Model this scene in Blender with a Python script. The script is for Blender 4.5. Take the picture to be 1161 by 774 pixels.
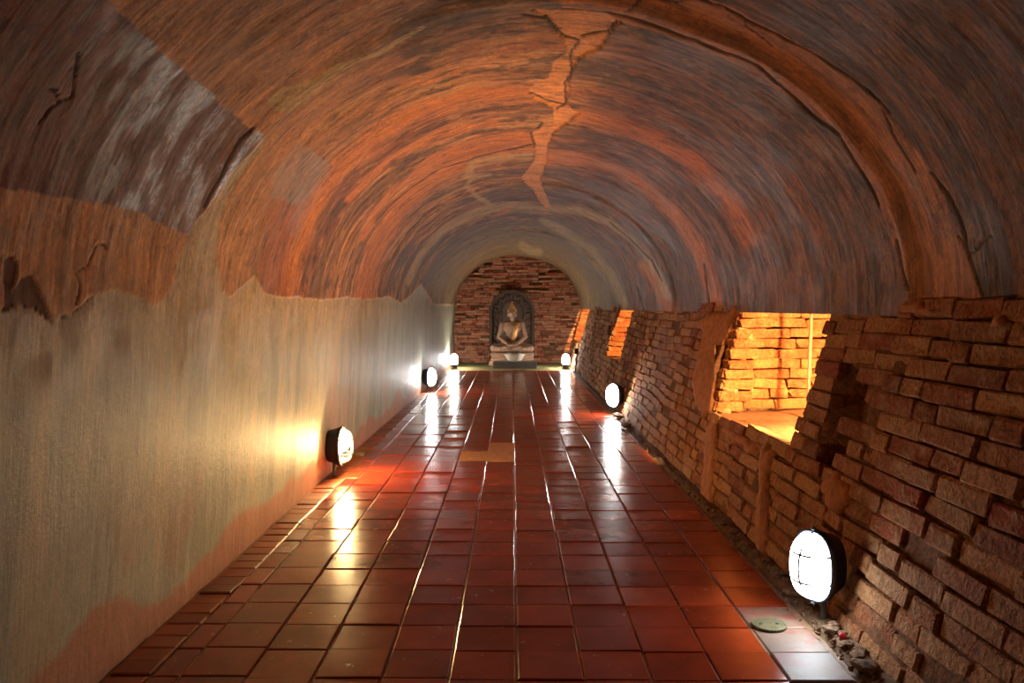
import bpy, bmesh, math, random
import numpy as np
from mathutils import Vector, Matrix, Euler

# ------------------------------------------------------------------ clear
for o in list(bpy.data.objects):
    bpy.data.objects.remove(o, do_unlink=True)
scene = bpy.context.scene
COL = scene.collection
rng = np.random.default_rng(7)
random.seed(7)

# ------------------------------------------------------------------ camera (photo frame 1161 x 774)
F, CX, HY, CAMZ = 920.0, 581.0, 349.0, 1.145
cam_d = bpy.data.cameras.new('camera')
cam_d.sensor_fit = 'HORIZONTAL'
cam_d.sensor_width = 36.0
cam_d.lens = 36.0 * F / 1161.0
cam_d.shift_x = -(CX - 580.5) / 1161.0
cam_d.shift_y = -(387.0 - HY) / 1161.0
cam_d.clip_start = 0.02
cam = bpy.data.objects.new('camera', cam_d)
cam.location = (0, 0, CAMZ)
cam.rotation_euler = (math.radians(90), 0, 0)
COL.objects.link(cam)
scene.camera = cam

# ------------------------------------------------------------------ world, sun, exposure
world = bpy.data.worlds.new('world')
scene.world = world
world.use_nodes = True
bg = world.node_tree.nodes['Background']
bg.inputs['Color'].default_value = (1.0, 0.80, 0.58, 1)
bg.inputs['Strength'].default_value = 0.12

sun_d = bpy.data.lights.new('sun', 'SUN')
sun_d.energy = 3.0
sun_d.angle = math.radians(1.5)
sun_d.color = (1.0, 0.58, 0.24)
sun = bpy.data.objects.new('sun', sun_d)
sun_dir = Vector((-0.20, 0.98, -0.50)).normalized()
sun.rotation_euler = sun_dir.to_track_quat('-Z', 'Y').to_euler()
sun.location = (4, -6, 6)
COL.objects.link(sun)

scene.view_settings.view_transform = 'Standard'
scene.view_settings.look = 'None'
scene.view_settings.exposure = 1.7
scene.view_settings.gamma = 1.0
scene.view_settings.use_curve_mapping = False
scene.cycles.use_denoising = True
scene.cycles.max_bounces = 10
scene.cycles.diffuse_bounces = 6
scene.cycles.sample_clamp_indirect = 6.0

COOL = (0.86, 0.94, 1.0)
NEUTRAL = (0.97, 0.97, 0.93)
WARM = (1.0, 0.68, 0.32)
LAMP_POWER = 26.0

# ------------------------------------------------------------------ small helpers
def s2l(c):
    c = np.asarray(c, float) / 255.0
    return np.where(c <= 0.04045, c / 12.92, ((c + 0.055) / 1.055) ** 2.4)

def rgba(r, g, b):
    l = s2l((r, g, b))
    return (float(l[0]), float(l[1]), float(l[2]), 1.0)

def new_mat(name):
    m = bpy.data.materials.new(name)
    m.use_nodes = True
    nt = m.node_tree
    b = nt.nodes['Principled BSDF']
    return m, nt, b

def nd(nt, typ, **kw):
    n = nt.nodes.new(typ)
    for k, v in kw.items():
        setattr(n, k, v)
    return n

def noise(nt, scale, detail=4, rough=0.6, vec=None):
    n = nd(nt, 'ShaderNodeTexNoise')
    n.inputs['Scale'].default_value = scale
    n.inputs['Detail'].default_value = detail
    n.inputs['Roughness'].default_value = rough
    if vec is not None:
        nt.links.new(vec, n.inputs['Vector'])
    return n

def ramp(nt, fac, stops):
    r = nd(nt, 'ShaderNodeValToRGB')
    els = r.color_ramp.elements
    while len(els) < len(stops):
        els.new(0.5)
    for e, (p, c) in zip(els, stops):
        e.position = p
        e.color = c
    nt.links.new(fac, r.inputs['Fac'])
    return r

def mixc(nt, mode, fac, a, b):
    m = nd(nt, 'ShaderNodeMix', data_type='RGBA', blend_type=mode)
    for sock, v in ((m.inputs[0], fac), (m.inputs[6], a), (m.inputs[7], b)):
        if isinstance(v, (int, float)):
            sock.default_value = v
        elif isinstance(v, tuple):
            sock.default_value = v
        else:
            nt.links.new(v, sock)
    return m.outputs[2]

def math_n(nt, op, a, b=0.0, clamp=False):
    m = nd(nt, 'ShaderNodeMath', operation=op, use_clamp=clamp)
    for sock, v in ((m.inputs[0], a), (m.inputs[1], b)):
        if isinstance(v, (int, float)):
            sock.default_value = v
        else:
            nt.links.new(v, sock)
    return m.outputs[0]

def bump(nt, bsdf, height, strength=0.4, dist=0.01):
    b = nd(nt, 'ShaderNodeBump')
    b.inputs['Strength'].default_value = strength
    b.inputs['Distance'].default_value = dist
    nt.links.new(height, b.inputs['Height'])
    nt.links.new(b.outputs['Normal'], bsdf.inputs['Normal'])

def geo_pos(nt):
    return nd(nt, 'ShaderNodeNewGeometry').outputs['Position']

def piece_random(nt):
    g = nd(nt, 'ShaderNodeNewGeometry')
    oi = nd(nt, 'ShaderNodeObjectInfo')
    s = math_n(nt, 'ADD', g.outputs['Random Per Island'], oi.outputs['Random'])
    return math_n(nt, 'FRACT', s)

def brick_material(name, stops, dust, rough=0.9, dust_amt=0.75):
    m, nt, b = new_mat(name)
    r = piece_random(nt)
    base = ramp(nt, r, stops).outputs['Color']
    p = geo_pos(nt)
    n1 = noise(nt, 9, 5, 0.65, p)
    n2 = noise(nt, 60, 4, 0.7, p)
    d = ramp(nt, n1.outputs['Fac'], [(0.45, (0, 0, 0, 1)), (0.72, (1, 1, 1, 1))]).outputs['Color']
    c = mixc(nt, 'MIX', math_n(nt, 'MULTIPLY', d, dust_amt), base, dust)
    g = ramp(nt, n2.outputs['Fac'], [(0.3, (0.42, 0.41, 0.40, 1)), (0.7, (1.3, 1.26, 1.2, 1))]).outputs['Color']
    c = mixc(nt, 'MULTIPLY', 0.85, c, g)
    nt.links.new(c, b.inputs['Base Color'])
    b.inputs['Roughness'].default_value = rough
    b.inputs['Specular IOR Level'].default_value = 0.25
    h = math_n(nt, 'ADD', n1.outputs['Fac'], math_n(nt, 'MULTIPLY', n2.outputs['Fac'], 0.5))
    bump(nt, b, h, 1.0, 0.035)
    return m

def plain_material(name, col, rough=0.7, metal=0.0, nscale=20, contrast=0.35, bstr=0.3, spec=0.5):
    m, nt, b = new_mat(name)
    n = noise(nt, nscale, 5, 0.65, geo_pos(nt))
    lo, hi = 1 - contrast, 1 + contrast
    g = ramp(nt, n.outputs['Fac'], [(0.3, (lo, lo, lo, 1)), (0.7, (hi, hi, hi, 1))]).outputs['Color']
    nt.links.new(mixc(nt, 'MULTIPLY', 1.0, col, g), b.inputs['Base Color'])
    b.inputs['Roughness'].default_value = rough
    b.inputs['Metallic'].default_value = metal
    b.inputs['Specular IOR Level'].default_value = spec
    bump(nt, b, n.outputs['Fac'], bstr, 0.008)
    return m

def emission_material(name, col, strength):
    m = bpy.data.materials.new(name)
    m.use_nodes = True
    nt = m.node_tree
    nt.nodes.clear()
    e = nd(nt, 'ShaderNodeEmission')
    e.inputs['Color'].default_value = (*col, 1)
    e.inputs['Strength'].default_value = strength
    o = nd(nt, 'ShaderNodeOutputMaterial')
    nt.links.new(e.outputs[0], o.inputs[0])
    return m

def link(name, me, mat, parent=None, smooth=False):
    o = bpy.data.objects.new(name, me)
    COL.objects.link(o)
    if mat is not None and len(me.materials) == 0:
        me.materials.append(mat)
    if smooth:
        me.polygons.foreach_set('use_smooth', np.ones(len(me.polygons), dtype=bool))
    if parent is not None:
        o.parent = parent
    return o

def obj(name, bm, mat, parent=None, smooth=False):
    bmesh.ops.recalc_face_normals(bm, faces=bm.faces)
    me = bpy.data.meshes.new(name)
    bm.to_mesh(me)
    bm.free()
    return link(name, me, mat, parent, smooth)

def mesh_np(name, V, Fq, mat, smooth=False, parent=None):
    """quads (n,4) or tris (n,3) from numpy arrays"""
    me = bpy.data.meshes.new(name)
    k = Fq.shape[1]
    me.vertices.add(len(V))
    me.vertices.foreach_set('co', np.asarray(V, np.float32).ravel())
    me.loops.add(Fq.size)
    me.loops.foreach_set('vertex_index', Fq.astype(np.int32).ravel())
    me.polygons.add(len(Fq))
    me.polygons.foreach_set('loop_start', np.arange(0, Fq.size, k, dtype=np.int32))
    me.update(calc_edges=True)
    me.validate()
    return link(name, me, mat, parent, smooth)

def empty(name, loc, rz=0.0):
    o = bpy.data.objects.new(name, None)
    COL.objects.link(o)
    o.location = loc
    o.rotation_euler = (0, 0, rz)
    o.empty_display_size = 0.1
    return o

def tag(o, label, cat, group=None):
    o['label'] = label
    o['category'] = cat
    if group:
        o['group'] = group
    return o

def struct(o, label=None):
    o['kind'] = 'structure'
    if label:
        o['label'] = label
    return o

# value noise on numpy arrays -------------------------------------------------
_tab = np.random.default_rng(3).random((256, 256))
def vnoise(x, y):
    xi = np.floor(x).astype(int); yi = np.floor(y).astype(int)
    fx = x - xi; fy = y - yi
    fx = fx * fx * (3 - 2 * fx); fy = fy * fy * (3 - 2 * fy)
    a = _tab[xi % 256, yi % 256]; b = _tab[(xi + 1) % 256, yi % 256]
    c = _tab[xi % 256, (yi + 1) % 256]; d = _tab[(xi + 1) % 256, (yi + 1) % 256]
    return (a * (1 - fx) + b * fx) * (1 - fy) + (c * (1 - fx) + d * fx) * fy

def fbm(x, y, oct=4, gain=0.55):
    t = 0; amp = 1.0; tot = 0
    for i in range(oct):
        t = t + amp * vnoise(x * 2 ** i + 17.3 * i, y * 2 ** i + 5.1 * i)
        tot += amp
        amp *= gain
    return t / tot

def sstep(a, b, x):
    t = np.clip((x - a) / (b - a), 0, 1)
    return t * t * (3 - 2 * t)

def in_poly(px, py, poly):
    inside = np.zeros(px.shape, bool)
    n = len(poly)
    for i in range(n):
        x0, y0 = poly[i]; x1, y1 = poly[(i + 1) % n]
        cond = ((y0 > py) != (y1 > py))
        if y1 != y0:
            xx = (x1 - x0) * (py - y0) / (y1 - y0) + x0
            inside ^= cond & (px < xx)
    return inside

def line_dist(px, py, pts):
    d = np.full(px.shape, 1e9)
    for (x0, y0), (x1, y1) in zip(pts[:-1], pts[1:]):
        dx, dy = x1 - x0, y1 - y0
        L = dx * dx + dy * dy + 1e-9
        t = np.clip(((px - x0) * dx + (py - y0) * dy) / L, 0, 1)
        d = np.minimum(d, np.hypot(px - x0 - t * dx, py - y0 - t * dy))
    return d

# ------------------------------------------------------------------ dimensions of the tunnel
Y_END = 16.8           # brick wall behind the statue
Y_START = -7.0         # the tunnel goes on behind the photographer
ZS = 1.15              # springing of the vault
VX, VA, VB = 0.13, 1.34, 1.125

def xl_base(Y):
    return -1.27 + 0.07 * sstep(6, 16, Y)
def wall_r(z):         # leaning brick wall, X of its face
    return 1.16 + 0.28 * z
def taper_r(Y):
    return -0.05 * sstep(8, 15, Y)

# ------------------------------------------------------------------ plastered shell: left wall + vault
def shell():
    near = np.exp(np.linspace(math.log(1.25), math.log(Y_END + 0.1), 1050))
    far = np.linspace(Y_START, 1.2, 60)
    Ys = np.concatenate([far, near])
    NW, NV = 120, 440
    zw = np.linspace(-0.02, ZS, NW)
    th = np.linspace(math.pi, -0.03, NV)[1:]
    Yg = np.repeat(Ys[:, None], NW + NV - 1, 1)
    # base section
    t = np.clip(zw / ZS, 0, 1)
    Xw = xl_base(Ys)[:, None] * (1 - t) + (VX - VA) * t
    Zw = np.repeat(zw[None], len(Ys), 0)
    Xv = np.repeat((VX + VA * np.cos(th))[None], len(Ys), 0)
    Zv = np.repeat((ZS + VB * np.sin(th))[None], len(Ys), 0)
    X = np.concatenate([Xw, Xv], 1); Z = np.concatenate([Zw, Zv], 1)
    # arc length coordinate
    sec = np.stack([X[0], Z[0]], 1)
    arc = np.concatenate([[0], np.cumsum(np.linalg.norm(np.diff(sec, axis=0), axis=1))])
    A = np.repeat(arc[None], len(Ys), 0)
    # outward normals (in the section plane)
    nx = np.concatenate([np.full(NW, -1.0), np.cos(th)]); nz = np.concatenate([np.zeros(NW), np.sin(th)])
    va = np.concatenate([sstep(0.75, 1.15, zw), np.ones(NV - 1)])[None]      # how far this is vault
    # pixel position of every vertex in the photograph
    Yc = np.maximum(Yg, 0.6)
    px = CX + F * X / Yc
    py = HY - F * (Z - CAMZ) / Yc
    j = 14.0 / np.maximum(Yg, 1.0)      # raggedness in pixels, shrinks with distance
    jx = (fbm(A * 9 + 3, Yg * 9) - 0.5) * j * 1.3
    jy = (fbm(A * 9 + 40, Yg * 9 + 9) - 0.5) * j * 1.3
    qx, qy = px + jx, py + jy
    front = (Yg > 1.22)

    def area(poly, soft=False):
        return (in_poly(qx, qy, poly) & front).astype(float)
    def lines(pts, w, wob=1.0):
        d = line_dist(px + jx * wob, py + jy * wob, pts)
        return (1 - sstep(w * 0.5, w * 0.5 + 1.0, d)) * front

    def soft(pts, w):
        d = line_dist(px + jx * 2.0, py + jy * 2.0, pts)
        return np.clip(1.25 * (1 - sstep(0.15 * w, w, d)) * (0.35 + 1.1 * fbm(A * 2.2 + 3, Yg * 16, 3)), 0, 1) * front
    # ---- where things are, traced from the photograph --------------------------------
    plaster_edge = [(-40, 352), (8, 350), (22, 345), (40, 350), (58, 363), (80, 358), (105, 336), (128, 328), (150, 334),
                    (172, 345), (186, 340), (197, 315), (216, 262), (240, 225), (268, 185), (298, 152), (300, 155),
                    (262, 215), (247, 255), (243, 290), (250, 330), (262, 336), (288, 312), (296, 330), (312, 336),
                    (335, 336), (360, 340), (390, 337), (415, 340), (440, 336), (455, 344), (470, 330), (478, 322), (490, 345),
                    (515, 345), (581, 349)]
    Pl = area(plaster_edge + [(581, 352), (300, 900), (-3000, 3000), (-3000, 352)])
    Pl = np.where(front, Pl, (Z < 1.16).astype(float))
    Pl = Pl * (X < -0.3)
    smear = area([(300, 112), (318, 98), (345, 90), (375, 70), (420, 55), (470, 33), (480, 28), (484, 31), (430, 58), (400, 66),
                  (372, 82), (345, 108), (322, 126), (308, 120)])
    patch1 = area([(-60, -200), (60, -60), (122, 0), (165, 42), (220, 88), (282, 145), (298, 153), (214, 266), (190, 257),
                   (150, 238), (90, 226), (0, 214), (-80, 205)])
    patch1_blue = patch1 * sstep(60, 210, px + 0.1 * py)
    patch2 = area([(337, 160), (378, 188), (352, 240), (332, 275), (326, 262), (334, 232), (305, 222), (308, 195), (322, 175)])
    patch_red = area([(303, 222), (340, 232), (330, 280), (322, 332), (298, 330), (292, 300)])
    crown = area([(600, 12), (625, 27), (634, 42), (645, 58), (630, 70), (622, 88), (608, 95), (600, 106), (606, 114), (626, 123),
                  (630, 138), (604, 148), (604, 160), (608, 172), (605, 185), (590, 204), (604, 215), (618, 236), (626, 234),
                  (612, 206), (620, 184), (621, 166), (628, 150), (658, 130), (642, 117), (645, 104), (645, 86), (656, 68), (680, 54),
                  (692, 38), (705, 28), (688, 18), (640, 14)])
    band = area([(620, -30), (700, 6), (770, 6), (790, 2), (825, 14), (861, 36), (925, 72), (1000, 136), (1045, 195), (1075, 262), (1112, 352),
                 (1030, 350), (1012, 280), (988, 212), (952, 160), (915, 127), (860, 86), (790, 50), (750, 36), (700, 27), (640, 18)])
    ring_or = np.zeros_like(X)
    for pts, w in (([(657, 131), (700, 139), (750, 158), (790, 186), (828, 228), (850, 270)], 9),
                   ([(620, 181), (650, 181), (690, 190), (722, 206), (762, 242), (787, 277), (801, 315), (812, 352)], 9),
                   ([(600, 163), (540, 174), (490, 199), (450, 238), (425, 290), (412, 340)], 13),
                   ([(610, 152), (545, 158), (490, 178), (440, 220), (410, 268)], 5),
                   ([(620, 106), (540, 106), (480, 120), (425, 148), (378, 194), (350, 242), (330, 300), (325, 336)], 10),
                   ([(560, 140), (490, 150), (430, 185), (395, 225)], 5),
                   ([(733, 300), (752, 330), (760, 352)], 8)):
        ring_or = np.maximum(ring_or, soft(pts, w * 1.5))
    ring_cr = np.zeros_like(X)
    for pts, w in (([(620, 236), (655, 236), (692, 250), (722, 275), (750, 312), (758, 335)], 4),
                   ([(615, 250), (640, 264), (670, 284), (692, 312), (707, 346)], 4),
                   ([(620, 236), (570, 233), (530, 245), (500, 262), (476, 290), (463, 320)], 4),
                   ([(556, 200), (535, 202), (530, 212), (545, 225), (562, 234)], 2.5),
                   ([(600, 178), (560, 180), (535, 186), (530, 200)], 4),
                   ([(592, 276), (604, 282), (612, 283)], 4)):
        ring_cr = np.maximum(ring_cr, soft(pts, w * 1.7))
    crack = np.zeros_like(X)
    for pts, w in (([(636, 15), (690, 17), (735, 27), (790, 42), (860, 75), (885, 97), (915, 128), (950, 155)], 3.4),
                   ([(950, 155), (975, 195), (995, 235)], 1.2),
                   ([(1014, 274), (1022, 310), (1028, 328)], 3.4),
                   ([(710, 15), (725, 8), (765, 11), (785, 6), (815, 15), (835, 26), (861, 40), (920, 72), (975, 110), (1000, 135)], 1.6),
                   ([(815, 15), (838, 26), (842, 36), (870, 60)], 0.8),
                   ([(990, 130), (1005, 160), (1030, 200)], 1.0),
                   ([(1046, 199), (1055, 212), (1065, 225), (1080, 255), (1085, 280), (1090, 297), (1100, 320), (1107, 345), (1115, 358)], 3.2),
                   ([(1088, 289), (1098, 285), (1105, 275), (1114, 270)], 2.2), ([(1086, 285), (1076, 270)], 1.8),
                   ([(285, 144), (270, 160), (255, 186), (247, 202), (238, 220), (230, 234)], 1.6),
                   ([(121, 284), (119, 278), (110, 280), (100, 302), (86, 310), (90, 325), (86, 344)], 1.2),
                   ([(90, 58), (89, 84), (88, 112), (72, 118), (60, 126), (50, 142)], 2.0), ([(72, 118), (66, 106), (58, 100)], 1.4),
                   ([(470, 212), (500, 190), (540, 178), (580, 168), (605, 163)], 1.4),
                   ([(425, 252), (445, 232), (470, 212)], 1.2),
                   ([(590, 20), (620, 24), (640, 46), (656, 50), (646, 64), (648, 84), (640, 96), (641, 120), (630, 126)], 2.0),
                   ([(702, 27), (688, 40), (672, 42), (658, 46)], 1.6), ([(600, 107), (620, 117), (640, 121)], 1.0),
                   ([(616, 140), (602, 150), (606, 165)], 1.4),
                   ([(692, 250), (722, 276), (740, 295), (752, 318)], 1.2), ([(796, 300), (803, 345)], 1.2), ([(726, 325), (732, 352)], 0.9),
                   ([(500, 6), (520, 2), (545, -4)], 1.4),
                   ([(-5, 352), (8, 350), (22, 345), (40, 350), (58, 363), (80, 358), (105, 336)], 1.2)):
        crack = np.maximum(crack, lines(pts, w * 0.8, 0.55))
    hole = area([(0, 292), (12, 290), (20, 300), (10, 330), (22, 318), (38, 310), (44, 330), (58, 362), (40, 350), (22, 344), (0, 350)]) * (1 - Pl)

    # ---- colours -------------------------------------------------------------------------
    def col(r, g, b):
        return s2l((r, g, b))
    def mix(c, m, k):
        k = np.asarray(k)[..., None]
        return c * (1 - k) + np.asarray(m) * k
    st1 = fbm(A * 1.1 + 2, Yg * 7.5 + 1, 5, 0.6)
    st2 = fbm(A * 2.3 + 60, Yg * 22 + 8, 5, 0.65)
    st3 = fbm(A * 0.6 + 12, Yg * 2.1 + 20, 4)
    blot = fbm(A * 3.5 + 5, Yg * 3.5 + 7, 5, 0.6)
    fine = fbm(A * 14, Yg * 40, 4, 0.7)
    rightness = sstep(0.0, 0.75, X + 0.25 * (blot - 0.5)) * (Z > 0.9)
    C = np.zeros(X.shape + (3,)) + col(166, 112, 72)
    C = mix(C, col(212, 138, 80), sstep(0.52, 0.68, st1) * 0.85)
    C = mix(C, col(214, 172, 122), sstep(0.53, 0.68, st2) * 0.7)
    C = mix(C, col(104, 76, 50), sstep(0.50, 0.36, st1) * 0.8)
    C = mix(C, col(84, 62, 48), sstep(0.46, 0.32, st2) * 0.65)
    C = mix(C, col(160, 84, 66), sstep(0.52, 0.66, st3) * 0.4)
    # right half of the vault: brown, violet and slate paint
    R = np.zeros_like(C) + col(134, 88, 62)
    R = mix(R, col(120, 86, 76), sstep(0.5, 0.62, blot) * 0.7)
    R = mix(R, col(160, 96, 60), sstep(0.5, 0.62, st1) * 0.7)
    R = mix(R, col(84, 58, 42), sstep(0.5, 0.36, st2) * 0.75)
    R = mix(R, col(160, 116, 86), sstep(0.58, 0.74, st2) * 0.5)
    flake = fbm(A * 9 + 21, Yg * 15 + 2, 5, 0.65)
    C = mix(C, R, rightness)
    C = mix(C, col(70, 50, 40), sstep(0.46, 0.36, flake) * 0.7)
    C = mix(C, col(206, 156, 104), sstep(0.60, 0.70, flake) * 0.55 * (1 - 0.5 * rightness))
    # slate bands close to the crown and in the middle distance
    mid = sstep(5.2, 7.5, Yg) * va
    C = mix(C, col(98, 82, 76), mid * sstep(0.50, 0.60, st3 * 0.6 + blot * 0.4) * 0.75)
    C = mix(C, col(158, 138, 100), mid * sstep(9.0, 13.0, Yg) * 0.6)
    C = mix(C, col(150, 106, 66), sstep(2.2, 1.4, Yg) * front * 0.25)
    # traced paint, plus a silvery sheen coloured into the blue patch
    dark_left = patch1 * (0.75 + 0.25 * st2)
    C = mix(C, col(108, 74, 56), dark_left * 0.8)
    C = mix(C, col(126, 96, 96), patch1_blue * 0.7)
    C = mix(C, col(176, 186, 200), patch1_blue * sstep(0.47, 0.58, 0.5 * st2 + 0.5 * flake) * 0.9)  # bright silver-blue shine of the patch, put into its colour
    C = mix(C, col(120, 58, 48), patch1 * sstep(0.55, 0.65, st1) * 0.6)
    C = mix(C, col(138, 122, 116), patch2 * (0.5 + 0.5 * sstep(0.45, 0.6, fine)))
    C = mix(C, col(160, 88, 68), patch_red * 0.7)
    C = mix(C, col(202, 134, 84), band * (0.55 + 0.4 * sstep(0.4, 0.6, st2)))
    C = mix(C, col(214, 132, 68), ring_or * 0.75)
    C = mix(C, col(206, 176, 128), ring_cr * 0.65)
    C = mix(C, col(232, 160, 100), crown * (0.7 + 0.3 * fine))
    low_left = (1 - patch1) * sstep(-0.35, -0.75, X) * (Z > 0.9) * sstep(4.2, 3.2, Yg)
    C = mix(C, col(218, 160, 108), low_left * 0.6)
    C = mix(C, col(196, 168, 118), smear * 0.9)
    C = mix(C, col(96, 56, 34), hole * 0.85)
    # bare plaster of the left wall, with red stains along its foot
    P = np.zeros_like(C) + col(180, 180, 160)
    pv = fbm(A * 1.2 + 9, Yg * 9 + 4, 5, 0.6)
    P = mix(P, col(168, 164, 144), sstep(0.45, 0.62, blot) * 0.6)
    P = mix(P, col(202, 186, 150), sstep(0.52, 0.66, pv) * 0.65)
    P = mix(P, col(150, 146, 128), sstep(0.46, 0.34, pv) * 0.6)
    P = mix(P, col(206, 160, 106), sstep(0.85, 1.25, Z) * 0.45)
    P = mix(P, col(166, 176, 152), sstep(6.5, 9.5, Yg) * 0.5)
    stain = sstep(0.0, 0.06, 0.16 + 0.34 * (fbm(Yg * 1.7 + 3, Yg * 0 + 2, 3) - 0.4) - Z + 0.10 * (blot - 0.5))
    stain2 = sstep(0.5, 0.62, fbm(A * 1.6 + 70, Yg * 1.3 + 31, 4)) * sstep(0.75, 0.1, Z)
    P = mix(P, col(196, 122, 84), np.clip(stain * 0.75 + stain2 * 0.4, 0, 0.85))
    C = mix(C, P, Pl)
    edge_line = lines(plaster_edge, 1.6, 1.0)
    C = mix(C, col(214, 172, 118), edge_line * 0.5 * (X < -0.3))
    C = mix(C, col(34, 24, 18), crack * 0.9)
    C *= (0.86 + 0.28 * fine)[..., None]
    gloss = 0.62 - 0.36 * patch1_blue * sstep(0.42, 0.55, 0.5 * st2 + 0.5 * flake) - 0.10 * Pl - 0.10 * rightness * sstep(0.5, 0.65, blot) - 0.12 * patch2

    # ---- relief: undulation, stepped segments, paint layer, cracks ------------------------------------
    step = np.interp(Ys, [1.3, 2.95, 3.02, 5.85, 5.92, 7.32, 7.4, 9.6, 9.7, 11.6, 11.72, 14.6, 14.75, 17],
                     [.03, .03, .0, .0, .012, .012, -.012, -.02, .0, .01, -.03, -.035, -.065, -.07])[:, None]
    disp = step * va * (0.35 + 0.65 * sstep(-0.5, 0.4, X))
    disp = disp + ((fbm(A * 1.3 + 31, Yg * 1.3 + 11, 3) - 0.5) * 0.05 + (fbm(A * 5, Yg * 5, 4) - 0.5) * 0.014) * (0.25 + 0.75 * va)
    disp = disp + (st2 - 0.5) * 0.008 * va * (1 - Pl)
    disp = disp + 0.006 * crack - 0.004 * (1 - Pl) * (X < -0.3) + 0.010 * crown + 0.008 * hole
    foot = np.concatenate([sstep(0.0, 0.15, zw), np.ones(NV - 1)])[None]
    disp = disp * foot
    X = X + nx[None] * disp
    Z = Z + nz[None] * disp
    V = np.stack([X, Yg, Z], 2)
    return V, C, gloss, A, NW

def shell_material():
    m, nt, b = new_mat('painted_plaster')
    a = nd(nt, 'ShaderNodeAttribute', attribute_name='paint')
    g = nd(nt, 'ShaderNodeAttribute', attribute_name='gloss')
    uv = nd(nt, 'ShaderNodeAttribute', attribute_name='arc_uv')
    mp = nd(nt, 'ShaderNodeMapping')
    mp.inputs['Scale'].default_value = (5, 60, 1)
    nt.links.new(uv.outputs['Vector'], mp.inputs['Vector'])
    n1 = noise(nt, 1.0, 7, 0.7, mp.outputs['Vector'])
    mp2 = nd(nt, 'ShaderNodeMapping')
    mp2.inputs['Scale'].default_value = (4.5, 14, 1)
    nt.links.new(uv.outputs['Vector'], mp2.inputs['Vector'])
    n3 = noise(nt, 1.0, 8, 0.75, mp2.outputs['Vector'])
    p = geo_pos(nt)
    n2 = noise(nt, 42, 7, 0.75, p)
    vault = ramp(nt, nd(nt, 'ShaderNodeSeparateXYZ').outputs['Z'], [(0.0, (0, 0, 0, 1)), (1.0, (1, 1, 1, 1))])
    sx = vault.inputs['Fac'].links[0].from_node
    nt.links.new(p, sx.inputs[0])
    vf = math_n(nt, 'MULTIPLY_ADD', sx.outputs['Z'], 2.5)
    vf.node.inputs[2].default_value = -2.4
    vf.node.use_clamp = True
    g1 = ramp(nt, n1.outputs['Fac'], [(0.34, (0.55, 0.52, 0.50, 1)), (0.66, (1.3, 1.28, 1.24, 1))]).outputs['Color']
    g2 = ramp(nt, n2.outputs['Fac'], [(0.32, (0.60, 0.58, 0.56, 1)), (0.68, (1.3, 1.29, 1.27, 1))]).outputs['Color']
    g3 = ramp(nt, n3.outputs['Fac'], [(0.41, (0.40, 0.35, 0.32, 1)), (0.46, (0.95, 0.95, 0.95, 1)), (0.57, (1, 1, 1, 1)), (0.60, (1.45, 1.35, 1.2, 1))]).outputs['Color']
    f1 = math_n(nt, 'ADD', math_n(nt, 'MULTIPLY', vf, 0.25), 0.4)
    c = mixc(nt, 'MULTIPLY', f1, a.outputs['Color'], g1)
    c = mixc(nt, 'MULTIPLY', math_n(nt, 'ADD', math_n(nt, 'MULTIPLY', vf, 0.5), 0.35), c, g2)
    f3 = math_n(nt, 'ADD', math_n(nt, 'MULTIPLY', vf, 0.65), 0.12)
    c = mixc(nt, 'MULTIPLY', f3, c, g3)
    n5 = noise(nt, 8, 9, 0.75, p)
    g5 = ramp(nt, n5.outputs['Fac'], [(0.39, (0.50, 0.46, 0.44, 1)), (0.43, (1, 1, 1, 1)), (0.59, (1, 1, 1, 1)), (0.62, (1.3, 1.25, 1.15, 1))]).outputs['Color']
    c = mixc(nt, 'MULTIPLY', f3, c, g5)
    nt.links.new(c, b.inputs['Base Color'])
    r = math_n(nt, 'ADD', g.outputs['Fac'], math_n(nt, 'MULTIPLY', math_n(nt, 'SUBTRACT', n2.outputs['Fac'], 0.5), 0.3))
    nt.links.new(r, b.inputs['Roughness'])
    b.inputs['Specular IOR Level'].default_value = 0.5
    h = math_n(nt, 'ADD', n2.outputs['Fac'], math_n(nt, 'MULTIPLY', n1.outputs['Fac'], 0.8))
    h = math_n(nt, 'ADD', h, math_n(nt, 'MULTIPLY', n3.outputs['Fac'], 0.8))
    bump(nt, b, h, 0.5, 0.014)
    return m

M_SHELL = shell_material()
V, C, G, A, NW = shell()

def shell_piece(name, c0, c1):
    v = V[:, c0:c1].reshape(-1, 3)
    nr, nc = V.shape[0], c1 - c0
    i = np.arange(nr * nc).reshape(nr, nc)
    q = np.stack([i[:-1, :-1], i[:-1, 1:], i[1:, 1:], i[1:, :-1]], 2).reshape(-1, 4)
    o = mesh_np(name, v, q, M_SHELL, True)
    me = o.data
    ca = me.color_attributes.new('paint', 'FLOAT_COLOR', 'POINT')
    c4 = np.ones((len(v), 4), np.float32)
    c4[:, :3] = C[:, c0:c1].reshape(-1, 3)
    ca.data.foreach_set('color', c4.ravel())
    ga = me.attributes.new('gloss', 'FLOAT', 'POINT')
    ga.data.foreach_set('value', G[:, c0:c1].astype(np.float32).ravel())
    ua = me.attributes.new('arc_uv', 'FLOAT_VECTOR', 'POINT')
    u3 = np.zeros((len(v), 3), np.float32)
    u3[:, 0] = A[:, c0:c1].ravel()
    u3[:, 1] = v[:, 1]
    ua.data.foreach_set('vector', u3.ravel())
    return struct(o)

wall_left = shell_piece('wall_left', 0, NW)
wall_left['label'] = 'pale grey plastered left wall of the tunnel with red stains along its foot'
ceiling = shell_piece('ceiling', NW - 1, V.shape[1])
ceiling['label'] = 'barrel vault with streaked orange and violet paint and long cracks'

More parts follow.
